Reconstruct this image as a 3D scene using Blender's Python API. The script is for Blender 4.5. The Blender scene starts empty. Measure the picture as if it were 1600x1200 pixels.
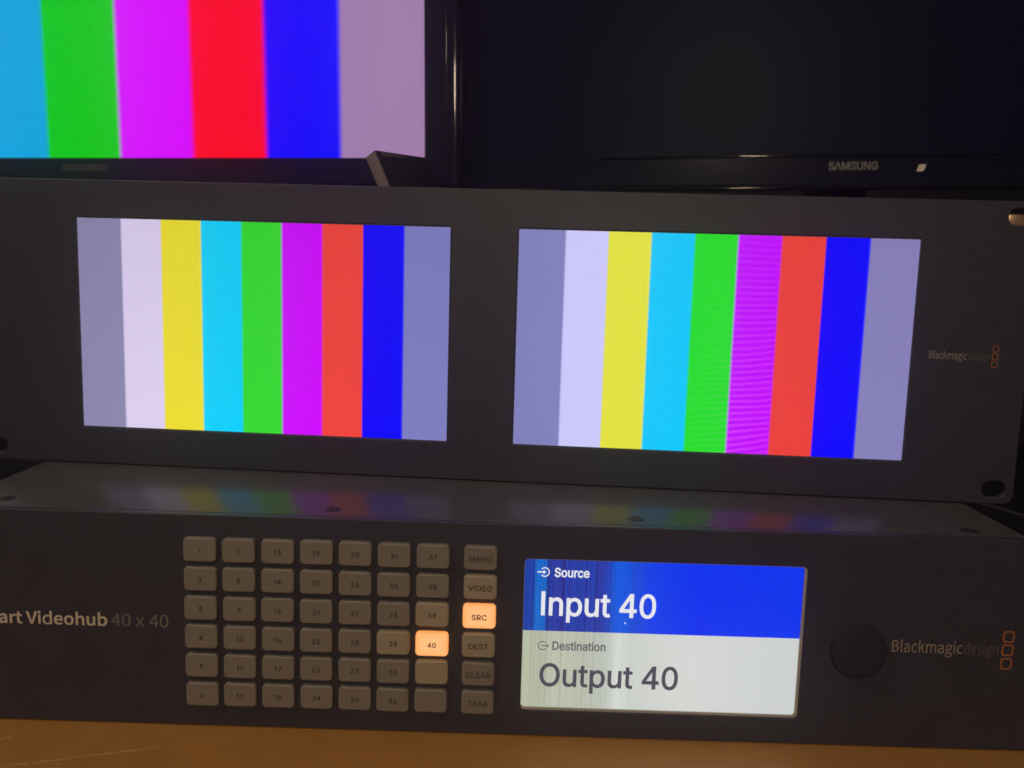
import bpy, bmesh, math, random
from mathutils import Vector, Matrix

# ------------------------------------------------------------------ camera, light, exposure
# everything is laid out in millimetres and scaled to metres (MM); X right, Y away, Z up,
# origin at the bottom centre of the dual monitor's front panel
MM = 0.001
S = bpy.context.scene
COL = S.collection
cam_d = bpy.data.cameras.new('camera')
cam = bpy.data.objects.new('camera', cam_d)
COL.objects.link(cam)
R = Matrix(((0.996897, -0.038196, 0.068833), (0.073207, 0.128352, -0.989023), (0.028942, 0.990993, 0.13075)))
cam.matrix_world = Matrix.Translation((0.0434096, -0.4007312, 0.0988343)) @ R.to_4x4()
cam_d.sensor_fit = 'HORIZONTAL'
cam_d.sensor_width = 36
cam_d.lens = 1382.2139 / 1600 * 36
cam_d.clip_start = 0.01
cam_d.clip_end = 50
cam_d.dof.use_dof = True
cam_d.dof.focus_distance = 0.40
cam_d.dof.aperture_fstop = 12
S.camera = cam

W = bpy.data.worlds.new('World')
S.world = W
W.use_nodes = True
W.node_tree.nodes['Background'].inputs[0].default_value = (0.5, 0.5, 1.0, 1)
W.node_tree.nodes['Background'].inputs[1].default_value = 0.02


def lamp(name, loc, target, sx, sy, power, color):
    d = bpy.data.lights.new(name, 'AREA')
    d.shape = 'RECTANGLE'
    d.size, d.size_y = sx, sy
    d.energy = power
    d.color = color
    o = bpy.data.objects.new(name, d)
    COL.objects.link(o)
    o.location = loc
    o.rotation_euler = (Vector(target) - Vector(loc)).to_track_quat('-Z', 'Y').to_euler()
    return o


# the warm room lamp behind the photographer: the one whose glints sit on the monitors' rims
lamp('room_lamp', (0.06, -1.05, 0.47), (0.05, 0, 0.05), 0.06, 0.10, 3.3, (1.0, 0.77, 0.54))
# the dim warm ceiling light over the desk
lamp('ceiling_lamp', (-0.75, -0.6, 1.25), (0.0, 0.0, 0.0), 0.5, 0.5, 6.6, (1.0, 0.79, 0.58))

S.view_settings.view_transform = 'Standard'
S.view_settings.look = 'None'
S.view_settings.exposure = 0
S.view_settings.gamma = 1
S.view_settings.use_curve_mapping = False
S.cycles.use_denoising = True
S.cycles.max_bounces = 8
S.cycles.volume_bounces = 1

rnd = random.Random(7)


# ------------------------------------------------------------------ helpers
def lin(c):
    return tuple(((v / 255) / 12.92 if v / 255 <= 0.04045 else ((v / 255 + 0.055) / 1.055) ** 2.4) for v in c)


class Mat:
    """a small node-tree writer round one Principled shader"""

    def __init__(self, name, base=(0.1, 0.1, 0.1), rough=0.5, spec=0.5, metal=0.0):
        self.m = bpy.data.materials.new(name)
        self.m.use_nodes = True
        self.t = self.m.node_tree
        self.b = self.t.nodes['Principled BSDF']
        self.b.inputs['Base Color'].default_value = (*base, 1)
        self.b.inputs['Roughness'].default_value = rough
        self.b.inputs['Specular IOR Level'].default_value = spec
        self.b.inputs['Metallic'].default_value = metal

    def n(self, kind, **kw):
        nd = self.t.nodes.new(kind)
        for k, v in kw.items():
            setattr(nd, k, v)
        return nd

    def l(self, a, b):
        self.t.links.new(a, b)

    def coord(self):
        if not hasattr(self, 'c'):
            self.c = self.n('ShaderNodeTexCoord').outputs['Object']
            sp = self.n('ShaderNodeSeparateXYZ')
            self.l(self.c, sp.inputs[0])
            self.x, self.y, self.z = sp.outputs
        return self.c

    def val(self, op, a, b=None, c=None, clamp=False):
        nd = self.n('ShaderNodeMath', operation=op)
        nd.use_clamp = clamp
        for i, v in enumerate((a, b, c)):
            if v is None:
                continue
            if isinstance(v, (int, float)):
                nd.inputs[i].default_value = v
            else:
                self.l(v, nd.inputs[i])
        return nd.outputs[0]

    def noise(self, scale, detail=3, rough=0.55, vec=None, dist=0.0):
        nd = self.n('ShaderNodeTexNoise')
        nd.inputs['Scale'].default_value = scale
        nd.inputs['Detail'].default_value = detail
        nd.inputs['Roughness'].default_value = rough
        nd.inputs['Distortion'].default_value = dist
        self.l(vec if vec is not None else self.coord(), nd.inputs['Vector'])
        return nd.outputs['Fac']

    def ramp(self, fac, stops, interp='LINEAR'):
        nd = self.n('ShaderNodeValToRGB')
        cr = nd.color_ramp
        cr.interpolation = interp
        while len(cr.elements) < len(stops):
            cr.elements.new(0.5)
        for e, (p, c) in zip(cr.elements, stops):
            e.position = p
            e.color = (*c, 1)
        self.l(fac, nd.inputs[0])
        return nd.outputs[0]

    def mix(self, fac, a, b, blend='MIX'):
        nd = self.n('ShaderNodeMix', data_type='RGBA', blend_type=blend)
        for i, v in ((0, fac), (6, a), (7, b)):
            if isinstance(v, (int, float)):
                nd.inputs[i].default_value = v
            elif isinstance(v, tuple):
                nd.inputs[i].default_value = (*v, 1)
            else:
                self.l(v, nd.inputs[i])
        return nd.outputs[2]

    def bump(self, h, strength=0.2, dist=0.0003):
        nd = self.n('ShaderNodeBump')
        nd.inputs['Strength'].default_value = strength
        nd.inputs['Distance'].default_value = dist
        self.l(h, nd.inputs['Height'])
        self.l(nd.outputs[0], self.b.inputs['Normal'])

    def emit(self, col, strength=1.0):
        if isinstance(col, tuple):
            self.b.inputs['Emission Color'].default_value = (*col, 1)
        else:
            self.l(col, self.b.inputs['Emission Color'])
        self.b.inputs['Emission Strength'].default_value = strength


def plain(name, base, rough=0.5, spec=0.5, metal=0.0, mottle=0.0, grain=0.0, gscale=2500):
    m = Mat(name, base, rough, spec, metal)
    if mottle:
        f = m.noise(60, 4)
        g = m.noise(1300, 3, 0.7)
        h = m.val('ADD', m.val('MULTIPLY', f, 0.12), m.val('MULTIPLY', g, 0.88))
        m.l(m.ramp(h, [(0.36, tuple(c * (1 - mottle) for c in base)), (0.64, tuple(c * (1 + mottle) for c in base))]), m.b.inputs['Base Color'])
    if grain:
        m.bump(m.noise(gscale, 2), grain, 0.0002)
    return m.m


def put(name, bm_or_mesh, mat, parent=None, smooth=False):
    """link a mesh given in millimetres as ONE object"""
    if isinstance(bm_or_mesh, bmesh.types.BMesh):
        me = bpy.data.meshes.new(name)
        bm_or_mesh.to_mesh(me)
        bm_or_mesh.free()
    else:
        me = bm_or_mesh
        me.name = name
    me.transform(Matrix.Scale(MM, 4))
    me.materials.clear()
    me.materials.append(mat)
    if smooth:
        me.polygons.foreach_set('use_smooth', [True] * len(me.polygons))
        me.set_sharp_from_angle(angle=math.radians(40))
    o = bpy.data.objects.new(name, me)
    COL.objects.link(o)
    if parent:
        o.parent = parent
    return o


def thing(name, label, cat, loc=(0, 0, 0), rz=0.0, group=None):
    o = bpy.data.objects.new(name, None)
    COL.objects.link(o)
    o.empty_display_size = 0.02
    o.location = Vector(loc) * MM
    o.rotation_euler = (0, 0, rz)
    o['label'] = label
    o['category'] = cat
    if group:
        o['group'] = group
    return o


def box(bm, x0, x1, y0, y1, z0, z1, bevel=0.0, seg=2, mtx=None):
    r = bmesh.ops.create_cube(bm, size=1)
    vs = r['verts']
    bmesh.ops.transform(bm, matrix=Matrix.Translation(((x0 + x1) / 2, (y0 + y1) / 2, (z0 + z1) / 2)) @ Matrix.Diagonal((x1 - x0, y1 - y0, z1 - z0, 1)), verts=vs)
    if bevel:
        es = list({e for v in vs for e in v.link_edges})
        q = bmesh.ops.bevel(bm, geom=es, offset=bevel, segments=seg, profile=0.5, affect='EDGES')
        vs = [v for v in q['verts']]
    if mtx is not None:
        vv = {v for v in vs} | {v for f in bm.faces for v in f.verts if any(u in vs for u in f.verts)}
        bmesh.ops.transform(bm, matrix=mtx, verts=list(vv))
    return bm


def rrect(cx, cz, w, h, r, n=5):
    pts = []
    for sx, sz, a0 in ((1, 1, 0), (-1, 1, 90), (-1, -1, 180), (1, -1, 270)):
        for k in range(n + 1):
            a = math.radians(a0 + 90 * k / n)
            pts.append((cx + sx * (w / 2 - r) + r * math.cos(a), cz + sz * (h / 2 - r) + r * math.sin(a)))
    return pts


def circ(cx, cz, rx, rz=None, n=28):
    rz = rz or rx
    return [(cx + rx * math.cos(2 * math.pi * k / n), cz + rz * math.sin(2 * math.pi * k / n)) for k in range(n)]


def sheet(contours, front, back=None, bevel=0.0, bold=0.0, res=2):
    """mesh of 2-D outlines (x, z) with holes, standing upright: its front face at y=front, its back at y=back"""
    back = front if back is None else back
    cu = bpy.data.curves.new('outline', 'CURVE')
    cu.dimensions = '2D'
    cu.fill_mode = 'BOTH'
    cu.extrude = 0.0 if bold else max(0.0, (back - front) / 2 - bevel)
    cu.bevel_depth = bold or bevel
    cu.bevel_resolution = 1 if bold else res
    cu.offset = 0 if bold else -bevel
    for c in contours:
        sp = cu.splines.new('POLY')
        sp.points.add(len(c) - 1)
        for p, q in zip(sp.points, c):
            p.co = (q[0], q[1], 0, 1)
        sp.use_cyclic_u = True
    o = bpy.data.objects.new('outline', cu)
    me = bpy.data.meshes.new_from_object(o)
    bpy.data.objects.remove(o)
    bpy.data.curves.remove(cu)
    mid = (front + back) / 2
    if bold:                                            # lettering fattened by its rounded rim, then pressed flat
        me.transform(Matrix.Diagonal((1, 1, (back - front) / 2 / bold, 1)))
    me.transform(Matrix(((1, 0, 0, 0), (0, 0, -1, mid), (0, 1, 0, 0), (0, 0, 0, 1))))
    return me


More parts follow.
